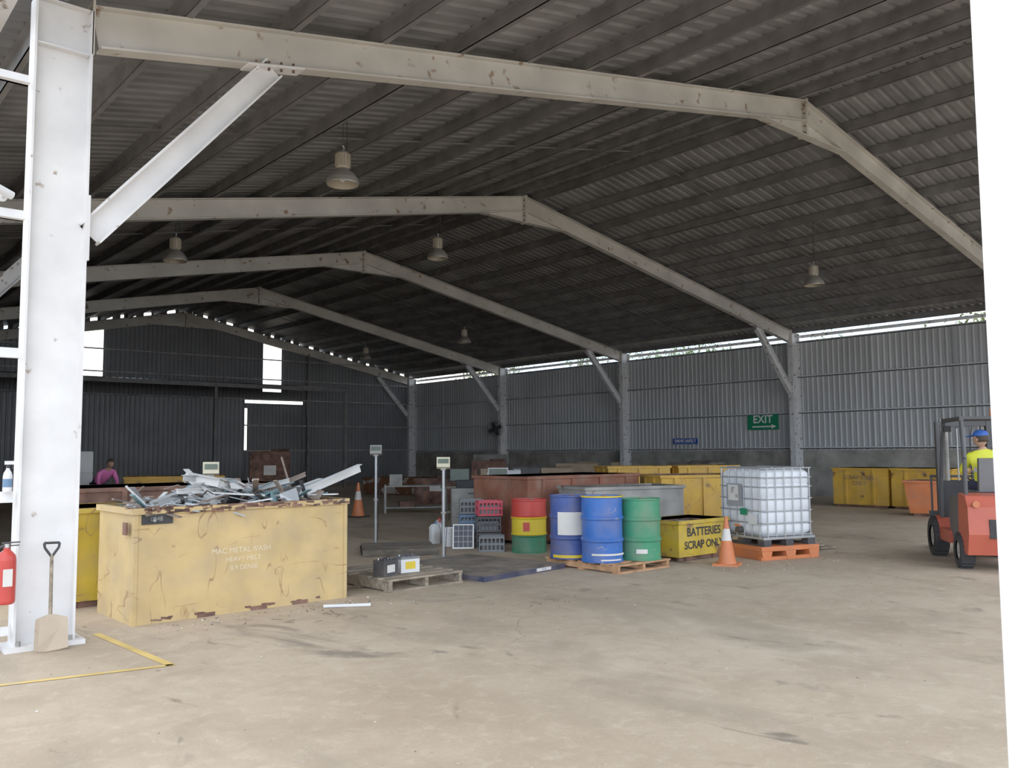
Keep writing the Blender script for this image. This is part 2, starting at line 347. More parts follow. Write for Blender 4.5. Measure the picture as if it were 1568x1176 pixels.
# ---------------------------------------------------------------- lamps
def lamp(x,y,z):
    b=MB(); zc=zr(x)-.02
    b.lathe([(.25,0),(.252,.02),(.235,.09),(.18,.17),(.11,.23),(.09,.25)],(0,0,0),REFLT); b.lathe([(.24,.005),(.215,.09),(.16,.16),(.1,.2)],(0,0,0),LAMPH)
    b.lathe([(.09,.25),(.105,.28),(.105,.48),(.08,.51),(.03,.52)],(0,0,0),LAMPH)
    for i in range(14):
        a=i*math.pi/7; b.box((.108*math.cos(a),.108*math.sin(a),.38),(.02,.008,.2),LAMPH,rz=a)
    b.ell((0,0,.13),(.06,.06,.09),WPL)
    b.tube([(0,0,.52),(.02,0,.58),(0,0,.62)],.012,GALV); b.tube([(0,0,.62),(0,0,zc-z)],.006,DARK)
    b.tube([(.03,0,.5),(.09,.02,.62),(.06,0,zc-z)],.007,DARK)
    b.build("highbay_lamp",(x,y,z))
for x,y,z in ((6.5,11.48,5.75),(6.4,18.42,5.75),(12.0,16.6,6.28),(19.76,11.2,5.75),(19.82,25.7,5.75),(19.86,32.9,5.75),(6.4,26,5.75)): lamp(x,y,z)
# ---------------------------------------------------------------- signs
def usign(name,yl,yr,z0,z1,bm,fn):
    b=MB(); x=XWW-.14; b.b2(x,x+.02,yr,yl,z0,z1,bm); fn(b,x-.004,(yl+yr)/2,(z0+z1)/2); b.build(name)
u=(0,-1,0); vz=(0,0,1)
def f1(b,x,y,z):
    b.text("EXIT",.40,(x,y,z+.10),u,vz,WTXT,.008)
    b.box((x,y+.04,z-.16),(.004,.8,.05),WTXT); b.add([(x,y-.36,z-.08),(x,y-.36,z-.24),(x,y-.56,z-.16)],[(0,1,2)],WTXT)
usign("exit_sign",18.5,17.2,2.36,2.90,SIGNG,f1)
def f2(b,x,y,z):
    b.text("DRIVE SAFELY",.17,(x,y,z),u,vz,WTXT,.004)
    for dz in (-.115,.115): b.box((x,y,z+dz),(.003,1.16,.008),WTXT)
usign("safety_sign",22.0,20.8,1.86,2.11,SIGNB,f2)
# ---------------------------------------------------------------- bins
def skip(name,L,Wd,H,mat,loc,rz=0,ribs=0,taper=0.,rim=None,extra=None,fill=None,inner=None,skid=True,rimt=.05):
    b=MB(); t=.02; z0=.07 if skid else .0; rim=rim or mat; inner=inner or RUST
    def ring(f,z): 
        hx,hy=L/2*f,Wd/2*f; return [(-hx,-hy,z),(hx,-hy,z),(hx,hy,z),(-hx,hy,z)]
    f0=1-taper; o0=ring(f0,z0); o1=ring(1,H)
    hx,hy=L/2,Wd/2
    q=[(0,1,5,4),(1,2,6,5),(2,3,7,6),(3,0,4,7)]
    b.add(o0+o1,q,mat); b.add(o0,[(3,2,1,0)],mat)
    i0=[(x*(1-2*t/L),y*(1-2*t/Wd),z0+.02) for x,y,_ in o0]; i1=[(x*(1-2*t/L),y*(1-2*t/Wd),H) for x,y,_ in o1]
    b.add(i0+i1,[tuple(reversed(k)) for k in q],inner); b.add(i0,[(0,1,2,3)],inner)
    e=.03; rh=rimt
    for x0,x1,y0,y1 in ((-hx-e,hx+e,-hy-e,-hy+t),(-hx-e,hx+e,hy-t,hy+e),(-hx-e,-hx+t,-hy+t,hy-t),(hx-t,hx+e,-hy+t,hy-t)): b.b2(x0,x1,y0,y1,H-rh,H,rim)
    for i in range(ribs):
        x=-hx+(i+.5)*L/ribs
        for sy in (-1,1):
            b.bar((x*f0,sy*(hy*f0+.015),z0+.03),(x,sy*(hy+.015),H-rh),.06,.04,mat,(0,1,0))
    if ribs:
        for sx in (-1,1):
            for y in (-hy*.4,hy*.4): b.bar((sx*(hx*f0+.015),y,z0+.03),(sx*(hx+.015),y,H-rh),.06,.04,mat,(1,0,0))
    if skid:
        for x in (-hx*.55,hx*.55): b.b2(x-.09,x+.09,-hy*f0+.02,hy*f0-.02,0,z0,RUST); 
        b.b2(-hx*f0+.05,hx*f0-.05,-hy*f0+.05,-hy*f0+.09,.01,z0,RUST)
    if fill:
        n=14
        vs=[(-hx+t+(2*hx-2*t)*i/n,-hy+t+(2*hy-2*t)*j/n,fill*(.8+.25*R())) for i in range(n+1) for j in range(n+1)]
        b.add(vs,[(i*(n+1)+j,(i+1)*(n+1)+j,(i+1)*(n+1)+j+1,i*(n+1)+j+1) for i in range(n) for j in range(n)],SC3)
    if extra: extra(b,hx,hy)
    return b.build(name,(*loc,0),rz)
def ex_big(b,hx,hy):
    y=-hy-.004
    for s_,z,xo in (("MAC METALWASH",.64,-.08),("HEAVY MELT",.55,-.06),("0.9 DENSE",.46,-.05)): b.text(s_,.078 if z>.6 else .068,(xo,y,z),(1,0,0),vz,FTXT)
    b.b2(-hx+.06,-hx+.36,y-.012,y,.96,1.06,DARK); b.text("0048",.06,(-hx+.2,y-.015,1.01),(1,0,0),vz,GREYB)
    for x in (-.45,.12,.6): b.b2(x-.09,x+.09,-hy-.012,-hy,.0,.04,RUST)
    b.b2(-hx-.012,-hx+.03,-hy-.012,-hy+.03,.0,1.1,YEL); b.b2(hx-.03,hx+.012,-hy-.012,-hy+.03,.0,1.1,YEL)
    b.b2(-hx-.05,-hx-.03,-hy+.1,-hy+.2,.86,.98,RUST)
    for i in range(70):
        x=U(-hx,hx); b.box((x,-hy-.032,1.09+U(-.03,.03)),(U(.02,.16),.006,U(.008,.03)),RUST,ry=U(-.15,.15))
    for i in range(60):
        x=U(-hx,hx); b.box((x,-hy-U(-.02,.03),1.121),(U(.03,.2),.02,.006),RUST)
    for i in range(16):
        x=U(-hx+.1,hx-.1); b.box((x,-hy-.002,.03+U(0,.02)),(U(.02,.12),.004,U(.01,.025)),RUST,ry=U(-.2,.2))
skip("scrap_metal_skip_bin",2.34,1.06,1.12,YEL,(3.86,9.27),math.radians(1.5),extra=ex_big,fill=1.0,rim=YEL,rimt=.06,skid=False)
skip("yellow_skip_bin",1.9,1.0,1.06,YEL2,(3.2,10.62),0,ribs=4)
skip("rusty_skip_bin",3.2,1.4,1.22,RUST,(4.1,12.3),0,ribs=5,fill=1.05)
skip("brown_skip_bin",2.9,1.5,1.2,BROWN,(11.42,11.9),0,ribs=4)
skip("grey_skip_bin",1.9,1.0,1.04,GREYB,(11.25,10.15),math.radians(-18))
skip("yellow_skip_bin",1.7,1.2,1.17,YEL3,(13.72,10.52),math.radians(-30),ribs=3)
skip("yellow_skip_bin",1.6,1.2,1.25,YEL3,(16.6,14.6),math.radians(-30),ribs=3)
skip("yellow_skip_bin",1.6,1.2,1.25,YEL3,(18.2,13.7),math.radians(-30),ribs=3)
skip("yellow_skip_bin",1.6,1.3,1.10,YEL3,(23.9,12.0),math.radians(-90),ribs=2,extra=lambda b,hx,hy:b.text("SCRAP STEEL\nONLY",.16,(0,-hy-.05,.75),(1,0,0),vz,SC3))
skip("yellow_skip_bin",1.6,1.3,1.10,YEL3,(23.9,10.3),math.radians(-90),ribs=2)
skip("orange_skip_bin",1.15,1.0,.86,ORNG,(21.6,9.25),math.radians(-80),taper=.18)
skip("yellow_skip_bin",2.2,1.3,1.1,YEL3,(7.6,21.5),math.radians(-20),ribs=3)
def ex_bat(b,hx,hy):
    y=-hy-.006
    b.text("BATTERIES",.175,(.0,y,.42),(1,0,0),vz,DARK,.004); b.text("SCRAP ONLY",.16,(.0,y,.23),(1,0,0),vz,DARK,.004)
    for i in range(10): b.box((U(-hx+.15,hx-.15),U(-hy+.12,hy-.12),.46),(.25,.17,.18),BLK if R()<.7 else WPL,rz=U(0,3))
skip("battery_scrap_bin",1.2,.75,.60,YEL2,(10.76,8.42),0,extra=ex_bat)
skip("flaked_paint_skip_bin",3.6,1.5,.66,RPAT,(18.8,27.7),math.radians(-72),ribs=6,skid=True)
# scrap heap on big bin
b=MB(); bx,by=3.86,9.27
def angle_iron(p,q,w,m):
    b.bar(p,q,w,.006,m); b.bar(V(p)+V((0,0,-w/2)),V(q)+V((0,0,-w/2)),.006,w,m)
for i in range(190):
    x=bx+U(-.98,1.02); y=by+U(-.44,.42); l=U(.15,.75); m=random.choice([SC1,SC2,SC2,SC2,SC3,SC3,TEAL,SC3,DARK]); 
    z=1.02+ .24*max(0,1-abs((x-bx-.15)/1.1))*R()+U(0,.06)
    d=V((U(-1,1),U(-.7,.7),U(-.22,.30))).normalized()*l/2; c=V((x,y,z+.04))
    k=R()
    if k<.55: b.bar(c-d,c+d,U(.02,.07),U(.004,.02),m)
    elif k<.65: b.cyl(c-d*.8,c+d*.8,.010+.015*R(),.015,m,8)
    elif k<.8:
        n=V((U(-1,1),U(-1,1),U(.6,1))).normalized(); s_=U(.05,.13); t1=n.cross(V((1,0,0))).normalized(); t2=n.cross(t1); b.add([c-t1*s_-t2*s_*.7,c+t1*s_-t2*s_,c+t1*s_+t2*s_*.6+n*.05,c-t1*s_*.8+t2*s_],[(0,1,2,3)],m)
    else:
        pts=[c-d,c-d*.3+V((0,0,.06)),c+d*.4+V((0,.05,-.02)),c+d]; b.tube(pts,.005+.006*R(),m,6)
angle_iron((4.35,9.0,1.14),(5.42,9.1,1.50),.09,SC1); angle_iron((4.1,8.98,1.13),(4.95,9.2,1.34),.08,SC1); angle_iron((2.95,9.0,1.16),(3.5,9.1,1.34),.09,SC2)
angle_iron((3.62,8.95,1.14),(3.40,9.3,1.48),.09,SC1); angle_iron((3.40,9.2,1.44),(3.62,8.95,1.38),.09,SC1); angle_iron((3.62,9.0,1.38),(3.95,9.2,1.28),.09,SC1)
angle_iron((3.3,9.1,1.42),(3.95,9.3,1.36),.06,SC2); angle_iron((4.5,9.0,1.15),(4.45,9.2,1.6),.02,SC3); angle_iron((4.0,8.95,1.2),(4.6,9.1,1.22),.08,TEAL)
angle_iron((3.2,9.0,1.28),(4.1,9.3,1.26),.05,SC1); angle_iron((4.2,9.3,1.2),(4.75,9.2,1.42),.05,SC3); angle_iron((4.0,9.2,1.24),(4.45,9.0,1.36),.05,SC2)
b.build("scrap_metal_heap")
# ---------------------------------------------------------------- pallets, scales, drums
def pallet(name,L,Wd,loc,rz,mat,h=.14):
    b=MB()
    n=7
    for i in range(n):
        y=-Wd/2+.05+(Wd-.1)*i/(n-1); b.box((U(-.01,.01),y,h-.011),(L,.1,.022),mat)
    for x in (-L/2+.04,0,L/2-.04): b.box((x,0,h/2),(.05,Wd-.02,h-.044),mat)
    for y in (-Wd/2+.05,0,Wd/2-.05): b.box((0,y,.011),(L,.1,.022),mat)
    return b.build(name,(*loc,0),rz)
pallet("wooden_pallet",1.15,1.35,(6.1,9.38),math.radians(3),WOOD,.15)
pallet("wooden_pallet",1.10,1.4,(9.16,8.55),0,WOOD2,.118)
def drum(loc,z,bands,h=.88,r=.287,extra=None,lid=None):
    """bands: list (ztop_fraction, mat)"""
    b=MB(); P=[(r-.02,0),(r+.004,.0),(r+.006,.02),(r-.004,.03)]
    for zc in (.333,.666):
        P+=[(r-.004,h*zc-.035),(r+.012,h*zc-.012),(r+.012,h*zc+.012),(r-.004,h*zc+.035)]
    for q in (.12,.2,.45,.55,.8,.88): P.append((r-.004,h*q))
    P=sorted(P,key=lambda a:a[1]) ; P=[(r-.02,0)]+[p for p in P if p!=(r-.02,0)]
    for f,_ in bands[:-1]: P.append((r-.0035,h*f))
    P=[P[0]]+sorted(P[1:],key=lambda a:a[1])
    P+=[(r-.004,h-.03),(r+.006,h-.02),(r+.006,h),(r-.012,h),(r-.014,h-.02)]
    mats=[]
    for k in range(len(P)-1):
        zm=(P[k][1]+P[k+1][1])/2/h; mats.append(next(m for f,m in bands if zm<=f+1e-6))
    b.lathe(P,(0,0,0),mats,36); b.disc((0,0,h-.02),r-.014,lid or bands[-1][1],36)
    b.cyl((.15,.1,h-.02),(.15,.1,h-.005),.035,.035,GREYB,12); b.cyl((-.18,-.06,h-.02),(-.18,-.06,h-.008),.02,.02,GREYB,10)
    if extra: extra(b,h,r)
    return b.build("steel_drum",(*loc,z))
def patch(b,h,r,a0,a1,z0,z1,mat):
    n=10; rr=r+.014; vs=[]
    for i in range(n+1):
        a=a0+(a1-a0)*i/n; vs+=[(rr*math.cos(a),rr*math.sin(a),z0),(rr*math.cos(a),rr*math.sin(a),z1)]
    b.add(vs,[(2*i,2*i+2,2*i+3,2*i+1) for i in range(n)],mat,True)
rd=math.radians
drum((9.5,10.6),0,[(.33,DGREEN),(.67,DYEL),(1,RED)],h=.86,extra=lambda b,h,r:patch(b,h,r,rd(-150),rd(-130),.36,.5,RED))
drum((8.80,8.93),.12,[(1,DBLUE)],h=.89,extra=lambda b,h,r:(patch(b,h,r,rd(-170),rd(-90),.34,.66,LABEL),patch(b,h,r-.004,rd(-190),rd(-70),.02,.06,DYEL)))
drum((8.83,8.33),.12,[(1,BLUE)],h=.90,lid=DYEL,extra=lambda b,h,r:(patch(b,h,r,rd(-165),rd(-60),.10,.125,LABEL),patch(b,h,r,rd(-140),rd(-80),.03,.05,LABEL),b.lathe([(r+.008,h-.018),(r+.009,h+.002),(r-.01,h+.003)],(0,0,0),DYEL)))
drum((9.40,8.13),.12,[(1,GREEN)],h=.85,extra=lambda b,h,r:patch(b,h,r,rd(-150),rd(-120),.10,.16,LABEL))
# floor scale
b=MB(); b.b2(-.82,.82,-.93,.93,.03,.068,PLATE)
for s_ in (-1,1): b.b2(-.84,.84,s_*.935-.006,s_*.935+.006,.0,.066,SBLUE); b.b2(s_*.83-.006,s_*.83+.006,-.93,.93,.0,.066,SBLUE)
b.box((.35,-.945,.04),(.3,.01,.04),LABEL); b.text("SCALE",.035,(.35,-.953,.04),(1,0,0),vz,DBLUE)
for x in (-.7,.7):
    for y in (-.8,.8): b.cyl((x,y,.0),(x,y,.03),.05,.05,DARK,10)
b.build("platform_scale",(7.60,9.6,0),math.radians(8))
b=MB(); b.b2(-.6,.6,-.6,.6,.02,.07,PLATE); b.add([(-.6,-.9,.005),(.6,-.9,.005),(.6,-.6,.065),(-.6,-.6,.065)],[(0,1,2,3)],PLATE); b.b2(-.62,.62,-.62,.62,0,.03,DARK); b.build("platform_scale",(8.1,12.35,0),math.radians(-30))
def indicator(x,y,h,rz,yel=True,base=True):
    b=MB()
    b.box((0,0,.015),(.3,.3,.03),GREYB); b.cyl((0,0,.03),(0,0,h-.12),.022,.022,GALV,12)
    b.cyl((0,0,h*.45),(0,0,h*.47),.04,.04,GREYB,12)
    R3=dict(rx=math.radians(-20)); k=.85
    b.box((0,-.01,h-.06),(.24*k,.09,.19*k),INDY if yel else GREYB,**R3); b.box((0,-.062,h-.03),(.19*k,.008,.07),SCREEN,**R3)
    for i in range(5): b.box((-.07+i*.035,-.045,h-.105),(.024,.02,.022),DARK if yel else WPL,**R3)
    b.box((0,-.0,h-.14),(.08,.06,.06),GREYB); b.tube([(.03,.03,h-.12),(.06,.06,h*.5),(.03,.05,.05)],.006,DARK,6)
    b.build("scale_indicator_stand",(x,y,0),rz)
indicator(7.95,10.85,1.53,math.radians(-38)); indicator(8.25,13.3,1.74,math.radians(-35),False); indicator(4.48,11.35,1.5,math.radians(-20))
# batteries
for i,(x,y,m,r_) in enumerate(((5.74,9.02,BLK,.3),(6.12,9.12,WPL,-.1))):
    b=MB(); b.box((0,0,.085),(.26,.17,.17),m); b.box((0,0,.18),(.265,.175,.03),BLK if i==0 else CGRY)
    for sx in (-1,1): b.cyl((sx*.09,.04,.19),(sx*.09,.04,.215),.011,.009,ALU,10)
    b.box((0,-.087,.09),(.14,.003,.09),DYEL if i else LABEL); b.tube([(-.09,0,.19),(-.06,0,.215),(.06,0,.215),(.09,0,.19)],.008,BLK,6)
    for k in range(3): b.cyl((-.06+.06*k,-.03,.19),(-.06+.06*k,-.03,.2),.014,.014,CGRY,8)
    b.build("car_battery",(x,y,.15),r_,bev=.004)
# IBC
b=MB()
def rbox(b,cx,cy,hx,hy,r,zs,mat,n=5):
    rows=[]
    for z,inset in zs:
        row=[]
        for (sx,sy,a0) in ((1,1,0),(-1,1,90),(-1,-1,180),(1,-1,270)):
            for i in range(n+1):
                a=math.radians(a0+90*i/n); row.append((cx+sx*(hx-r-inset)+r*math.cos(a),cy+sy*(hy-r-inset)+r*math.sin(a),z))
        rows.append(row)
    m=len(rows[0]); vs=[p for r_ in rows for p in r_]
    b.add(vs,[(j*m+i,j*m+(i+1)%m,(j+1)*m+(i+1)%m,(j+1)*m+i) for j in range(len(rows)-1) for i in range(m)],mat,True)
    b.add(rows[-1],[tuple(range(m))],mat); b.add(rows[0],[tuple(range(m-1,-1,-1))],mat)
zs=[(.36,.06),(.40,.015)]
z=.44
while z<1.24:
    zs+= [(z,.01),(z+.06,.01),(z+.075,.022),(z+.09,.01)]; z+=.2
zs+=[(1.28,.015),(1.325,.05),(1.335,.08)]
rbox(b,0,0,.475,.515,.09,zs,TANK)
b.cyl((0,0,1.33),(0,0,1.37),.11,.11,BLK,20); 
hx,hy=.49,.53
for z in (.36,.54,.72,.9,1.08,1.22,1.36):
    r=.009; c=[(-hx+.05,-hy,z),(hx-.05,-hy,z),(hx,-hy+.05,z),(hx,hy-.05,z),(hx-.05,hy,z),(-hx+.05,hy,z),(-hx,hy-.05,z),(-hx,-hy+.05,z)]
    b.tube(c,r,GALV,6,True)
for i in range(6):
    t=-1+2*(i+.5)/6
    for s_ in (-1,1):
        b.cyl((t*hx,s_*hy,.33),(t*hx,s_*hy,1.36),.009,.009,GALV,6); b.cyl((s_*hx,t*hy,.33),(s_*hx,t*hy,1.36),.009,.009,GALV,6)
b.tube([(-.3,-hy,1.37),(-.3,hy,1.37)],.012,GALV,6); b.tube([(.3,-hy,1.37),(.3,hy,1.37)],.012,GALV,6)
b.b2(-hx,hx,-hy,hy,.30,.335,GALV)
for x in (-.42,0,.42):
    for y in (-.46,0,.46): b.b2(x-.07,x+.07,y-.07,y+.07,.22,.30,BLK)
for x in (-.42,0,.42): b.b2(x-.07,x+.07,-hy,hy,.20,.225,BLK)
b.cyl((-.46,0,.42),(-.56,0,.42),.05,.05,BLK,14); b.box((-.55,0,.49),(.03,.12,.03),ORNG)
b.box((-hx-.014,.12,.95),(.004,.36,.34),GALV); b.box((-hx-.018,.14,.98),(.003,.24,.24),LABEL); b.box((-hx-.018,-.1,.7),(.003,.16,.1),SIGNG)
b.text("1000",.045,(-hx-.022,.14,1.05),(0,-1,0),vz,DBLUE)
b.box((-hx-.014,-.3,.6),(.004,.2,.16),WPL)
IB=(11.86,7.68,0)
b.build("ibc_tank",IB,math.radians(-17))
b=MB(); b.b2(-.55,.55,-.55,.55,.13,.20,ORNG)
for x in (-.45,0,.45): b.prism([(x-.1,.13),(x+.1,.13),(x+.07,0),(x-.07,0)],-.55,.55,ORNG)
for y in (-.5,.5): b.b2(-.55,.55,y-.04,y+.04,.0,.05,ORNG)
b.build("orange_steel_pallet",IB,math.radians(-17),bev=.006)
# cones
def cone(x,y,h=.7,dirty=False):
    b=MB(); k=h/.7
    b.box((0,0,.015),(.36*k,.36*k,.03),ORNG if dirty else DARK); 
    P=[(.14,.03),(.125,.06),(.08,.34),(.075,.36),(.048,.53),(.044,.55),(.022,.70),(.018,.71)]
    P=[(r*k,z*k) for r,z in P]
    b.lathe(P,(0,0,0),[ORNG,ORNG,ORNG,LABEL,ORNG,ORNG,ORNG],24); b.build("traffic_cone",(x,y,0),.4)
cone(10.45,7.42,.68,True); cone(11.39,19.2,.86)
# ---------------------------------------------------------------- small clutter
def crate(x,y,z,m,L=.4,Wd=.3,H=.26,rz=0):
    b=MB()
    for s_ in (-1,1):
        for k in range(3): b.box((0,s_*Wd/2,.02+k*(H-.04)/2),(L,.012,.035),m)
        for k in range(3): b.box((s_*L/2,0,.02+k*(H-.04)/2),(.012,Wd,.035),m)
        for i in range(7): b.box((-L/2+L*i/6,s_*Wd/2,H/2),(.02,.01,H),m)
        for i in range(5): b.box((s_*L/2,-Wd/2+Wd*i/4,H/2),(.01,.02,H),m)
    b.box((0,0,.008),(L,Wd,.012),m); b.box((0,0,.1),(L-.06,Wd-.06,.16),CGRY if m is not CGRY else BLK)
    b.build("plastic_crate",(x,y,z),rz)
for x,y,z,m,r_ in ((9.45,11.6,0,BLK,-.6),(9.45,11.6,.27,BLK,-.6),(10.0,13.0,.0,CBLU,-.5),(9.55,12.2,0,CGRY,-.6),(9.55,12.2,.27,CBLU,-.6),(9.47,11.6,.54,CRED,-.5),(9.12,11.1,0,CGRY,-.7),(9.55,12.2,.54,CGRY,-.6),(11.4,14.6,0,CBLU,-.2),(11.4,14.6,.27,CGRY,-.2)): crate(x,y,z,m,rz=r_)
b=MB(); b.b2(-.4,.4,-.25,.25,.04,.92,GREYB)
for i in range(3): b.box((0,-.255,.2+i*.28),(.74,.012,.25),GREYB); b.box((0,-.27,.26+i*.28),(.16,.02,.02),BLK)
b.box((0,0,.02),(.7,.4,.04),DARK); b.box((-.1,.05,1.0),(.4,.3,.15),DARK); b.box((.2,-.05,.97),(.2,.2,.1),CBLU)
b.build("filing_cabinet",(10.65,13.6,0),-.6,bev=.008)
def monitor(x,y,z,rz,m=DARK):
    b=MB(); b.box((0,0,.27),(.5,.04,.32),m); b.box((0,-.022,.27),(.46,.004,.28),SCREEN); b.box((0,.02,.08),(.06,.03,.14),m); b.box((0,0,.01),(.24,.18,.02),m); b.build("computer_monitor",(x,y,z),rz,bev=.004)
def table(x,y,rz,L=1.8):
    b=MB(); b.box((0,0,.78),(L,.8,.05),WOOD)
    for sx in (-1,1):
        for sy in (-1,1): b.box((sx*(L/2-.06),sy*.34,.38),(.06,.06,.76),GREYB)
    b.box((0,0,.2),(L-.1,.7,.03),WOOD); b.build("work_table",(x,y,0),rz)
table(13.2,16.6,-.6); monitor(12.8,16.8,.805,-.8); monitor(13.6,16.3,.805,-.5,WPL)
table(15.6,18.6,-.6)
def cbox(x,y,z,s,m,rz,name="cardboard_box"):
    b=MB(); b.box((0,0,s[2]/2),s,m); b.box((0,0,s[2]+.001),(s[0]*.98,.05,.004),m); b.box((s[0]*.25,-s[1]*.4,s[2]+.02),(s[0]*.45,s[1]*.3,.006),m,rx=.3); b.box((0,-s[1]/2-.002,s[2]*.6),(s[0]*.3,.003,s[2]*.2),LABEL); b.build(name,(x,y,z),rz)
cbox(15.3,18.8,.805,(.5,.4,.35),CARD,-.4); cbox(15.9,18.4,.805,(.4,.4,.3),WPL,-.6); cbox(12.6,14.5,0,(.7,.6,.75),CARD,-.5); cbox(14.6,15.6,0,(.8,.7,.9),GREYC,-.7,"steel_locker_box"); cbox(17.4,18.2,0,(.9,.7,1.15),CARD,-.7)
cbox(18.3,19.9,0,(1.,.8,.8),GREYB,-.7,"steel_locker_box"); cbox(19.6,24,0,(1.2,1.,1.3),RUST,-.7,"steel_locker_box"); cbox(13.8,29.5,0,(1.4,1.,1.7),RUST,-.4,"steel_locker_box"); cbox(21.6,21.5,0,(1.4,1.,1.2),CARD,-.9)
cbox(24.6,30,0,(1.2,1.,1.5),GREYB,-1.2,"steel_locker_box");cbox(25,19,0,(1.8,1.,1.2),PLATE,-1.5,"steel_locker_box"); cbox(16.3,22.6,0,(1.3,.9,.8),RUST,-.7,"steel_locker_box"); cbox(22.9,25.5,0,(1.2,.9,1.0),GREYC,-.9,"steel_locker_box")
# low bench racks with mixed e-waste along the far wall
def rack(x,y,rz,L=2.4,H=.8):
    b=MB()
    for sx in (-1,1):
        for sy in (-1,1): b.box((sx*L/2,sy*.28,H/2),(.05,.05,H),GREYB)
    for z in (.15,H-.03):
        b.box((0,0,z),(L,.6,.03),GREYB); xx=-L/2+.1
        while xx<L/2-.35:
            w=U(.18,.5); h=U(.10,.38) if z<.5 else U(.05,.32)
            if R()<.75: b.box((xx+w/2,U(-.05,.05),z+.015+h/2),(w*.9,U(.3,.5),h),random.choice([CARD,CGRY,CBLU,DARK,SC2,GREYB,RUST,SC3,LABEL]),rz=U(-.2,.2))
            xx+=w+U(.0,.2)
    b.build("storage_rack",(x,y,0),rz)
rack(20.4,19.8,-.8,2.2,.8); rack(24.6,23.6,-1.2,2.4,.9); rack(13.4,19.6,-.55,1.6,.75)
for x,y in ((17.2,16.6),(17.9,16.9)): drum((x,y),0,[(1,random.choice([DBLUE,BLK,GREYB]))])
# jugs
for x,y,r_ in ((9.15,12.75,0),(9.4,12.95,.8),(9.75,13.45,.3)):
    b=MB(); rbox(b,0,0,.09,.07,.03,[(0,.01),(.02,0),(.26,0),(.32,.02),(.35,.045)],WPL); b.cyl((.02,0,.35),(.02,0,.39),.025,.025,RED if r_ else CBLU,10); b.tube([(-.07,0,.24),(-.12,0,.28),(-.06,0,.34)],.012,WPL,8); b.box((0,-.071,.15),(.1,.003,.12),LABEL); b.build("plastic_jug",(x,y,0),r_)
b=MB(); b.lathe([(.1,0),(.105,.01),(.12,.28),(.125,.3),(.13,.3),(.13,.32)],(0,0,0),WPL,20); b.disc((0,0,.3),.125,SC3,20); b.tube([(-.125,0,.29),(-.08,-.1,.24),(.08,-.1,.24),(.125,0,.29)],.004,GALV,6); b.build("plastic_bucket",(9.05,12.2,0))
# solar panel leaning
b=MB(); b.box((0,0,.21),(.36,.02,.42),ALU); b.box((0,-.012,.21),(.32,.004,.38),SOLAR)
for i in range(1,4): b.box((-.16+.08*i,-.015,.21),(.003,.002,.38),ALU)
for i in range(1,4): b.box((0,-.015,.02+.095*i),(.32,.002,.003),ALU)
b.build("solar_panel",(9.0,11.72,0.0),rot=(math.radians(-18),0,math.radians(-40)))
# pipe on the ground, debris
b=MB()
b.cyl((4.53,8.33,.02),(4.95,8.07,.02),.018,.018,WPL,14,False); b.cyl((4.53,8.33,.02),(4.95,8.07,.02),.014,.014,DARK,14,False); b.build("plastic_pipe")
b=MB(); DEB=mk("debris_dark",(.14,.11,.085),.9,var=.4); DEB2=mk("debris_tan",(.26,.2,.15),.9,var=.4)
def chip(x,y,s_,m):
    n=random.choice([4,5,6]); a0=U(0,6); pts=[]
    for i in range(n):
        a=a0+2*math.pi*i/n; r=s_*U(.5,1); pts.append((x+r*math.cos(a)*U(.5,1.2),y+r*math.sin(a)))
    h=s_*.35; b.add([(p,q,.001) for p,q in pts]+[(x+(p-x)*.6,y+(q-y)*.6,h) for p,q in pts],[tuple(range(n,2*n))]+[(i,(i+1)%n,n+(i+1)%n,n+i) for i in range(n)],m)
for i in range(170): chip(U(2.8,5.3),8.60-abs(random.gauss(0,.25)),abs(random.gauss(0,.009))+.003,random.choice([DEB,DEB,SC3,SC2,LABEL]))
for i in range(420): chip(U(1.2,15),U(2.8,8.4),abs(random.gauss(0,.005))+.002,random.choice([DEB,DEB2,DEB2,SC3,LABEL]))
for i in range(60): chip(random.gauss(6.3,.4),random.gauss(7.2,.25),abs(random.gauss(0,.008))+.003,DEB)
for i in range(90): chip(U(9.6,13),U(6.6,7.6),abs(random.gauss(0,.008))+.003,random.choice([DEB,DEB2,LABEL]))
for i in range(14):
    x,y=U(3.4,4.6),U(7.6,8.3); a=U(0,3); b.bar((x,y,.004),(x+.1*math.cos(a),y+.1*math.sin(a),.006),.005,.004,random.choice([SC3,DEB]))
b.build("ground_debris")
b=MB()
for i in range(9): b.box((13.0+U(-.2,.35),7.7+U(-.3,.5),.03+.035*(i%4)),(U(.4,.6),.09,.03),WOOD,rz=U(-.7,.7))
b.build("timber_offcuts")
# shovel
b=MB()
b.cyl((0,0,.2),(0,0,.8),.016,.014,WOOD,10)
b.tube([(0,0,.78),(-.055,0,.86),(-.06,0,.90),(.06,0,.90),(.055,0,.86),(0,0,.78)],.011,DARK,8)
P=[(-.12,.27),(-.125,.24),(-.13,.02),(-.05,0),(.05,0),(.13,.02),(.125,.24),(.12,.27),(.03,.3),(-.03,.3)]
n=len(P); b.add([(x,-.02+abs(x)*-.25,z) for x,z in P]+[(x,-.012+abs(x)*-.25,z) for x,z in P],[tuple(range(n)),tuple(range(2*n-1,n-1,-1))]+[(i,n+i,n+(i+1)%n,(i+1)%n) for i in range(n)],mk("shovel_blade",(.42,.33,.24),.6,rust=.5,rustcol=(.22,.14,.09)))
b.build("shovel",(1.86,8.12,0),rot=(math.radians(-9),math.radians(1.5),0))
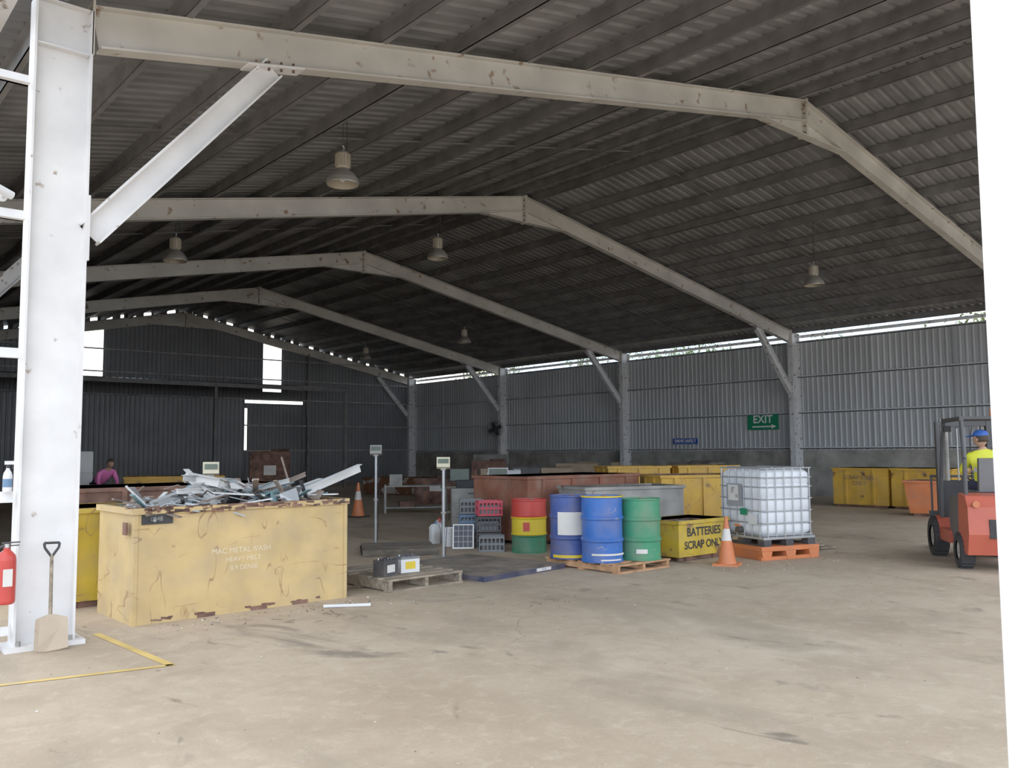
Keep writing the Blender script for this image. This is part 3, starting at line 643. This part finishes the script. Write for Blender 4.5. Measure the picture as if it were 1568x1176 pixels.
# extinguisher
b=MB(); b.lathe([(.0,0),(.06,.0),(.072,.015),(.074,.03),(.074,.36),(.065,.40),(.04,.43),(.025,.44),(.025,.46)],(0,0,0),RED,20)
b.cyl((0,0,.46),(0,0,.49),.02,.02,ALU,10); b.box((.03,0,.50),(.13,.02,.012),BLK); b.box((.03,0,.475),(.12,.02,.01),BLK); b.box((0,-.074,.22),(.07,.004,.14),LABEL)
b.tube([(-.02,0,.48),(-.08,0,.45),(-.09,-.02,.3),(-.085,-.02,.12)],.009,BLK,8); b.cyl((-.085,-.02,.12),(-.085,-.02,.05),.012,.018,BLK,8); b.box((0,.07,.25),(.05,.03,.3),GREYB)
b.build("fire_extinguisher",(1.53,8.19,.42))
b=MB(); b.lathe([(0,0),(.034,0),(.036,.01),(.036,.13),(.03,.16),(.014,.19),(.014,.2)],(0,0,0),WPL,16); b.cyl((0,0,.2),(0,0,.23),.016,.014,DARK,10); b.box((.01,0,.245),(.07,.02,.03),WPL); b.bar((.035,0,.23),(.03,0,.19),.01,.006,DARK); b.lathe([(.037,.04),(.037,.11)],(0,0,0),CBLU,16); b.build("spray_bottle",(1.54,8.32,1.335))
b=MB(); b.cyl((0,0,0),(0,-.03,0),.04,.04,WPL,14); b.bar((0,-.03,0),(0,-.08,.02),.02,.02,WPL); b.cyl((.06,-.1,.0),(-.09,-.16,.04),.035,.04,WPL,14); b.cyl((.061,-.099,.0),(.068,-.097,-.002),.025,.025,BLK,12); b.build("security_camera",(1.42,8.35,3.86))
# wall fan on far column
b=MB(); r=.38
for rr in (r,r*.7,r*.4):
    for yy in (-.06,.08): b.tube([(rr*math.cos(a*math.pi/12),yy,rr*math.sin(a*math.pi/12)) for a in range(24)],.008,DARK,6,True)
for a in range(16): c_,s_=math.cos(a*math.pi/8),math.sin(a*math.pi/8); b.tube([(0,-.08,0),(r*c_,-.06,r*s_),(r*c_,.08,r*s_),(0,.1,0)],.006,DARK,5)
for a in range(4):
    an=a*math.pi/2+.4; b.obox((.18*math.cos(an),0,.18*math.sin(an)),(.15*math.cos(an),0,.15*math.sin(an)),(-.09*math.sin(an),.03,.09*math.cos(an)),(0,.003,0),DARK)
b.cyl((0,.02,0),(0,.22,0),.10,.06,DARK,12); b.tube([(0,.2,0),(.1,.2,-.05),(.22,.15,-.1)],.02,DARK,8)
b.build("wall_fan",(26.7,32.2,2.72),math.radians(-40))
b=MB(); b.b2(-.32,.32,-.3,.3,.03,1.72,WPL); b.b2(-.325,.325,-.34,-.3,.05,1.1,WPL); b.b2(-.325,.325,-.34,-.3,1.12,1.7,WPL); b.b2(-.28,-.25,-.38,-.34,.7,1.0,GALV); b.b2(-.28,-.25,-.38,-.34,1.2,1.45,GALV); b.build("fridge",(6.6,26.2,0),-.2,bev=.02)
cbox(5.6,26.0,0,(.7,.6,1.65),CARD,-.1)
# ---------------------------------------------------------------- people
def skinmesh(pts,edges,rad,root):
    me=bpy.data.meshes.new("sk"); me.from_pydata([tuple(p) for p in pts],edges,[]); ob=bpy.data.objects.new("sk",me); COL.objects.link(ob)
    md=ob.modifiers.new("s","SKIN"); md.use_smooth_shade=True
    for i,r in enumerate(rad):
        sv=me.skin_vertices[0].data[i]; sv.radius=r if isinstance(r,tuple) else (r,r); sv.use_root=(i==root)
    sd=ob.modifiers.new("d","SUBSURF"); sd.levels=1; sd.render_levels=1
    dg=bpy.context.evaluated_depsgraph_get(); m2=bpy.data.meshes.new_from_object(ob.evaluated_get(dg)); bpy.data.objects.remove(ob)
    return m2
def person(b,J,head_dir,mats,cap=None,hand_dir=None):
    idx={}
    pts=[];rad=[];edges=[]
    def ad(n,p,r,par=None):
        idx[n]=len(pts); pts.append(V(p)); rad.append(r)
        if par: edges.append((idx[par],idx[n]))
    ad("pelvis",J["pelvis"],.145); ad("belly",(V(J["pelvis"])+V(J["chest"]))/2,.14,"pelvis"); ad("chest",J["chest"],.15,"belly"); ad("neck",J["neck"],.062,"chest"); ad("headb",J["headb"],.055,"neck")
    for s_ in "LR":
        ad("sh"+s_,J["sh"+s_],.075,"chest"); ad("el"+s_,J["el"+s_],.05,"sh"+s_); ad("wr"+s_,J["wr"+s_],.032,"el"+s_)
        ad("hip"+s_,J["hip"+s_],.11,"pelvis"); ad("kn"+s_,J["kn"+s_],.07,"hip"+s_); ad("an"+s_,J["an"+s_],.048,"kn"+s_); ad("toe"+s_,J["toe"+s_],.04,"an"+s_)
    me=skinmesh(pts,edges,rad,0)
    nm={v:k for k,v in idx.items()}
    def bone(c):
        best=None
        for a,c2 in edges:
            A,B=pts[a],pts[c2]; t=max(0,min(1,(c-A).dot(B-A)/max(1e-6,(B-A).length_squared))); d=(A+(B-A)*t-c).length
            if best is None or d<best[0]: best=(d,a,c2,t)
        return nm[best[1]],nm[best[2]],best[3]
    groups={}
    for f in me.polygons:
        p,q,t=bone(f.center)
        if q=="headb": m=mats["skin"]
        elif q[:2]=="an" or q[:2]=="kn" or q[:3]=="hip": m=mats["pants"]
        elif q[:3]=="toe": m=mats["boot"]
        elif q[:2]=="wr": m=mats.get("fore",mats["top"])
        elif q=="belly" and t<.35: m=mats["pants"]
        elif q=="chest" and .15<t<.5: m=mats.get("tape",mats["top"])
        else: m=mats["top"]
        groups.setdefault(m.name,(m,[]))[1].append(tuple(f.vertices))
    vs=[v.co.copy() for v in me.vertices]
    for m,fs in groups.values(): b.add(vs,fs,m,True)
    hd=V(head_dir).normalized(); up=V((0,0,1)); 
    if "headup" in J: up=V(J["headup"])
    lf=up.cross(hd).normalized(); up=hd.cross(lf).normalized(); M=Matrix((hd,lf,up)).transposed()
    hc=V(J["headb"])+up*.1+hd*.015
    def shp(p):
        p=p.copy()
        if p.z<0: p.x*=1-.12*(-p.z); p.y*=1-.28*(-p.z)
        if p.x>.9 and abs(p.y)<.35 and -.35<p.z<.15: p.x+=.14
        return p
    b.ell(hc,(.098,.076,.118),mats["skin"],20,14,shp,M)
    b.ell(hc+M@V((.102,0,-.015)),(.018,.013,.026),mats["skin"],8,6,None,M)
    for s_ in (-1,1):
        b.ell(hc+M@V((.085,s_*.031,.012)),(.012,.014,.009),EYEW,8,6,None,M); b.ell(hc+M@V((.094,s_*.031,.012)),(.005,.006,.006),EYEB,8,6,None,M)
        b.ell(hc+M@V((-.005,s_*.078,-.005)),(.02,.01,.03),mats["skin"],8,6,None,M); b.ell(hc+M@V((.088,s_*.031,.032)),(.01,.018,.004),HAIR,8,5,None,M)
    b.ell(hc+M@V((.088,0,-.06)),(.01,.025,.007),LIPS,8,6,None,M)
    def hshp(p):
        p=p.copy()
        if p.x>.2 and p.z<.45: p.x*=.2; p.y*=.6
        if p.z<-.5: p.z=-.5
        return p
    b.ell(hc+M@V((-.014,0,.018)),(.108,.086,.118),HAIR,18,12,hshp,M)
    if cap:
        b.ell(hc+M@V((-.005,0,.05)),(.112,.09,.085),cap,18,10,lambda p:V((p.x,p.y,max(p.z,-.1))),M)
        b.obox(hc+M@V((.14,0,.045)),M@V((.05,0,-.01)),M@V((0,.065,0)),M@V((0,0,.004)),cap)
    for s_ in "LR":
        w=V(J["wr"+s_]); d=(w-V(J["el"+s_])).normalized()
        if hand_dir: d=V(hand_dir).normalized()
        sd=d.cross(V((0,0,1)));
        if sd.length<.1: sd=V((0,1,0))
        sd.normalize(); n_=sd.cross(d).normalized(); Mh=Matrix((d,sd,n_)).transposed()
        b.ell(w+d*.05,(.055,.042,.017),mats["skin"],12,8,None,Mh)
        for k,(o,l) in enumerate(((-.03,.066),(-.01,.078),(.01,.072),(.029,.056))):
            p0=w+d*.085+sd*o; p1=p0+d*l*.5-n_*.008; p2=p1+d*l*.3-n_*.022; p3=p2+d*l*.1-n_*.022
            for a_,c_,r0,r1 in ((p0,p1,.0095,.009),(p1,p2,.009,.008),(p2,p3,.008,.006)): b.cyl(a_,c_,r0,r1,mats["skin"],8)
        t_=-1 if s_=="L" else 1
        p0=w+d*.03-sd*.035*t_; p1=p0+d*.03-sd*.025*t_-n_*.01; p2=p1+d*.032-sd*.004*t_-n_*.012
        b.cyl(p0,p1,.012,.011,mats["skin"],8); b.cyl(p1,p2,.011,.008,mats["skin"],8)
b=MB()
J=dict(pelvis=(0,0,.93),chest=(.34,0,1.17),neck=(.50,0,1.26),headb=(.55,0,1.30),headup=(.3,0,.95),
 shL=(.40,.19,1.18),elL=(.50,.24,.93),wrL=(.64,.16,.74),shR=(.40,-.19,1.18),elR=(.48,-.25,.92),wrR=(.62,-.17,.72),
 hipL=(.0,.1,.88),knL=(.10,.13,.48),anL=(-.02,.14,.09),toeL=(.14,.15,.04),hipR=(0,-.1,.88),knR=(.12,-.12,.48),anR=(.0,-.14,.09),toeR=(.16,-.15,.04))
person(b,J,(.9,0,-.3),dict(skin=SKIN,top=PINK,pants=NAVY,boot=BOOT,tape=PINK,fore=PINK))
b.build("worker_person",(6.5,23.9,0),math.radians(-80))
# ---------------------------------------------------------------- forklift (x fwd, y left)
b=MB()
b.prism([(-.42,.22),(-.52,.5),(-.5,.86),(-.38,1.0),(-.05,1.03),(.0,.75),(.02,.3),(-.1,.22)],-.5,.5,FLR)
b.prism([(0,.3),(0,.98),(.62,.98),(.68,.6),(.62,.42),(.3,.3)],-.46,.46,mk("hood_grey",(.09,.09,.095),.5))
b.prism([(.55,.28),(.55,.46),(1.12,.46),(1.3,.62),(1.42,.62),(1.42,.28)],-.5,.5,FLR)
b.prism([(1.28,.46),(1.22,1.12),(1.32,1.15),(1.42,.46)],-.42,.42,mk("dash_black",(.05,.05,.055),.5))
b.b2(-.53,-.5,-.25,.25,.45,.7,DARK)
for y in (-.4,.4): b.cyl((-.5,y,.9),(-.54,y*1.0,.9),.045,.045,ORNG,14); 
b.box((-.49,-.3,.75),(.03,.2,.03),DARK)
def wheel(x,y,r,w):
    P=[(r*.55,-w/2),(r*.93,-w/2),(r,-w/2+.03),(r,w/2-.03),(r*.93,w/2),(r*.55,w/2)]
    n=28
    for (r0,a),(r1,c) in zip(P,P[1:]):
        vs=[]
        for rr,yy in ((r0,a),(r1,c)):
            for i in range(n): t=2*math.pi*i/n; vs.append((x+rr*math.cos(t),y+yy,r+rr*math.sin(t)))
        b.add(vs,[(i,(i+1)%n,n+(i+1)%n,n+i) for i in range(n)],DARK,True)
    b.cyl((x,y-w*.35,r),(x,y+w*.35,r),r*.56,r*.56,mk("rim_cream",(.5,.46,.4),.5),20); b.cyl((x,y-w*.45,r),(x,y+w*.45,r),r*.18,r*.18,GREYB,10)
    for i in range(20):
        t=2*math.pi*i/20; b.box((x+r*math.cos(t),y,r+r*math.sin(t)),(.02,w*.9,.03),DARK,ry=-t)
for y in (-.40,.40): wheel(0,y*1.1,.24,.18)
for y in (-.46,.46): wheel(1.42,y,.30,.2)
FG=mk("guard_black",(.06,.06,.065),.5)
for s_ in (-1,1):
    b.tube([(-.2,s_*.44,1.0),(-.22,s_*.44,1.5),(-.05,s_*.42,2.04)],.03,FG,8); b.tube([(1.25,s_*.43,.6),(1.2,s_*.43,1.2),(.95,s_*.42,2.04)],.03,FG,8)
    b.bar((-.08,s_*.42,2.05),(.98,s_*.42,2.05),.06,.06,FG)
for i in range(8): x=-.05+i*.145; b.bar((x,-.42,2.06),(x,.42,2.06),.03,.04,FG)
for s_ in (-1,1):
    b.b2(1.62,1.74,s_*.36-.03,s_*.36+.03,.06,2.06,FG); b.b2(1.66,1.76,s_*.29-.025,s_*.29+.025,.10,2.10,GREYB); b.cyl((1.63,s_*.24,.2),(1.63,s_*.24,1.9),.028,.028,GREYB,10)
for z in (.25,1.1,2.02): b.b2(1.63,1.7,-.36,.36,z-.04,z+.04,FG)
b.tube([(1.66,.08,.3),(1.66,.08,1.95)],.012,GALV,6); b.tube([(1.64,-.1,.3),(1.64,-.1,1.8),(1.64,-.14,2.0)],.01,DARK,6)
for z in (.3,.62): b.b2(1.78,1.82,-.5,.5,z-.04,z+.04,FG)
for y in (-.45,-.2,0,.2,.45): b.bar((1.8,y,.62),(1.8,y,1.2),.03,.02,FG)
b.b2(1.79,1.82,-.47,.47,1.18,1.22,FG)
for y in (-.28,.28): b.b2(1.82,1.86,y-.05,y+.05,.08,.64,FG); b.hexa([(1.82,y-.05,.06),(2.85,y-.04,.06),(2.85,y+.04,.06),(1.82,y+.05,.06),(1.82,y-.05,.10),(2.85,y-.04,.075),(2.85,y+.04,.075),(1.82,y+.05,.10)],FG)
ST=mk("seat_vinyl",(.13,.13,.135),.6)
b.box((.32,0,1.0),(.46,.46,.1),ST); b.box((.02,0,1.27),(.09,.44,.46),ST,ry=-.12)
b.cyl((1.15,0,1.1),(.95,0,1.26),.02,.02,DARK,10)
c0=V((.93,0,1.27)); ax=V((-.75,0,.6)).normalized(); t1=V((0,1,0)); t2=ax.cross(t1)
b.tube([c0+(t1*math.cos(a*math.pi/10)+t2*math.sin(a*math.pi/10))*.17 for a in range(20)],.014,DARK,8,True); b.bar(c0-t1*.17,c0+t1*.17,.02,.015,DARK)
b.box((.95,.38,1.93),(.1,.1,.09),DARK); b.cyl((.0,0,2.08),(0,0,2.18),.05,.04,ORNG,12)
rear=V((12.79,4.64)); ang=math.atan2(.575,.82)
FLK=b.build("forklift",(rear.x,rear.y,0),ang,bev=.008)
b=MB()
J=dict(pelvis=(.30,.04,1.16),chest=(.26,.06,1.46),neck=(.27,.08,1.62),headb=(.28,.09,1.67),
 shL=(.27,.25,1.52),elL=(.45,.32,1.31),wrL=(.76,.17,1.32),shR=(.27,-.13,1.52),elR=(.45,-.23,1.31),wrR=(.76,-.16,1.32),
 hipL=(.36,.1,1.14),knL=(.78,.15,1.10),anL=(.90,.15,.66),toeL=(1.04,.15,.58),hipR=(.36,-.1,1.14),knR=(.78,-.15,1.10),anR=(.90,-.15,.66),toeR=(1.04,-.15,.58))
person(b,J,(.7,.6,0),dict(skin=SKIN,top=HVY,pants=NAVY,boot=BOOT,tape=REFL,fore=SKIN),cap=CAP,hand_dir=(.9,0,-.1))
b.build("forklift_driver_person",(rear.x,rear.y,0),ang)
# ---------------------------------------------------------------- trees outside
def tree(x,y,h):
    b=MB(); b.cyl((0,0,0),(.2,.1,h*.6),.28,.14,BARK,10)
    blobs=[]
    for i in range(7):
        a=U(0,6.3); p=V((U(.6,2.0)*math.cos(a),U(.6,2.0)*math.sin(a),h*U(.55,.95))); b.cyl((.1,.05,h*.45),p,.09,.03,BARK,7); blobs.append(p)
    for p in blobs:
        for k in range(230):
            q=p+V((random.gauss(0,.8),random.gauss(0,.8),random.gauss(0,.5))); s_=U(.06,.16); a=V((U(-1,1),U(-1,1),U(-1,1))).normalized(); c_=a.cross(V((0,0,1))).normalized()
            b.add([q-a*s_,q+c_*s_*.5,q+a*s_,q-c_*s_*.5],[(0,1,2,3)],LEAF)
    b.build("gum_tree",(x,y,-.03))
for x,y,h in ((40,13.6,9.2),(42,24,8),(41,31,9.5),(44,36,9.5),(42,42,10),(41,48,10.5),(43,55,11),(40,60,11),(48,28,9.2)): tree(x,y,h)
# ---------------------------------------------------------------- world, light, camera
w=bpy.data.worlds.new("sky"); bpy.context.scene.world=w; w.use_nodes=True; nt=w.node_tree; N=nt.nodes; L=nt.links; bg=N["Background"]
tc=N.new("ShaderNodeTexCoord"); nz=N.new("ShaderNodeTexNoise"); nz.inputs["Scale"].default_value=3.5; nz.inputs["Detail"].default_value=6; L.new(tc.outputs["Generated"],nz.inputs["Vector"])
cr=N.new("ShaderNodeValToRGB"); cr.color_ramp.elements[0].position=.44; cr.color_ramp.elements[0].color=(.55,.74,1,1); cr.color_ramp.elements[1].position=.56; cr.color_ramp.elements[1].color=(1,.985,.96,1); L.new(nz.outputs[0],cr.inputs[0]); L.new(cr.outputs[0],bg.inputs[0]); bg.inputs[1].default_value=2.6
sd=bpy.data.lights.new("sun","SUN"); sd.energy=1.0; sd.angle=math.radians(60); sd.color=(1,.96,.9); so=bpy.data.objects.new("sun",sd); COL.objects.link(so)
so.rotation_euler=(V((.55,.62,-.75))).to_track_quat('-Z','Y').to_euler()
f,p,r,th=1314.9,.0777,-.0072,.7124
F=V((math.sin(th)*math.cos(p),math.cos(th)*math.cos(p),math.sin(p))); Rv=V((math.cos(th),-math.sin(th),0)); Uv=Rv.cross(F)
R2=Rv*math.cos(r)+Uv*math.sin(r); U2=-Rv*math.sin(r)+Uv*math.cos(r)
cd=bpy.data.cameras.new("cam"); cd.sensor_width=36; cd.lens=f/1568*36; cd.clip_end=400; co=bpy.data.objects.new("camera",cd); COL.objects.link(co)
M=Matrix((R2,U2,-F)).transposed().to_4x4(); M.translation=V((0,0,1.65)); co.matrix_world=M
sc=bpy.context.scene; sc.camera=co
sc.view_settings.view_transform='Standard'; sc.view_settings.look='None'; sc.view_settings.exposure=.10; sc.view_settings.gamma=1.25
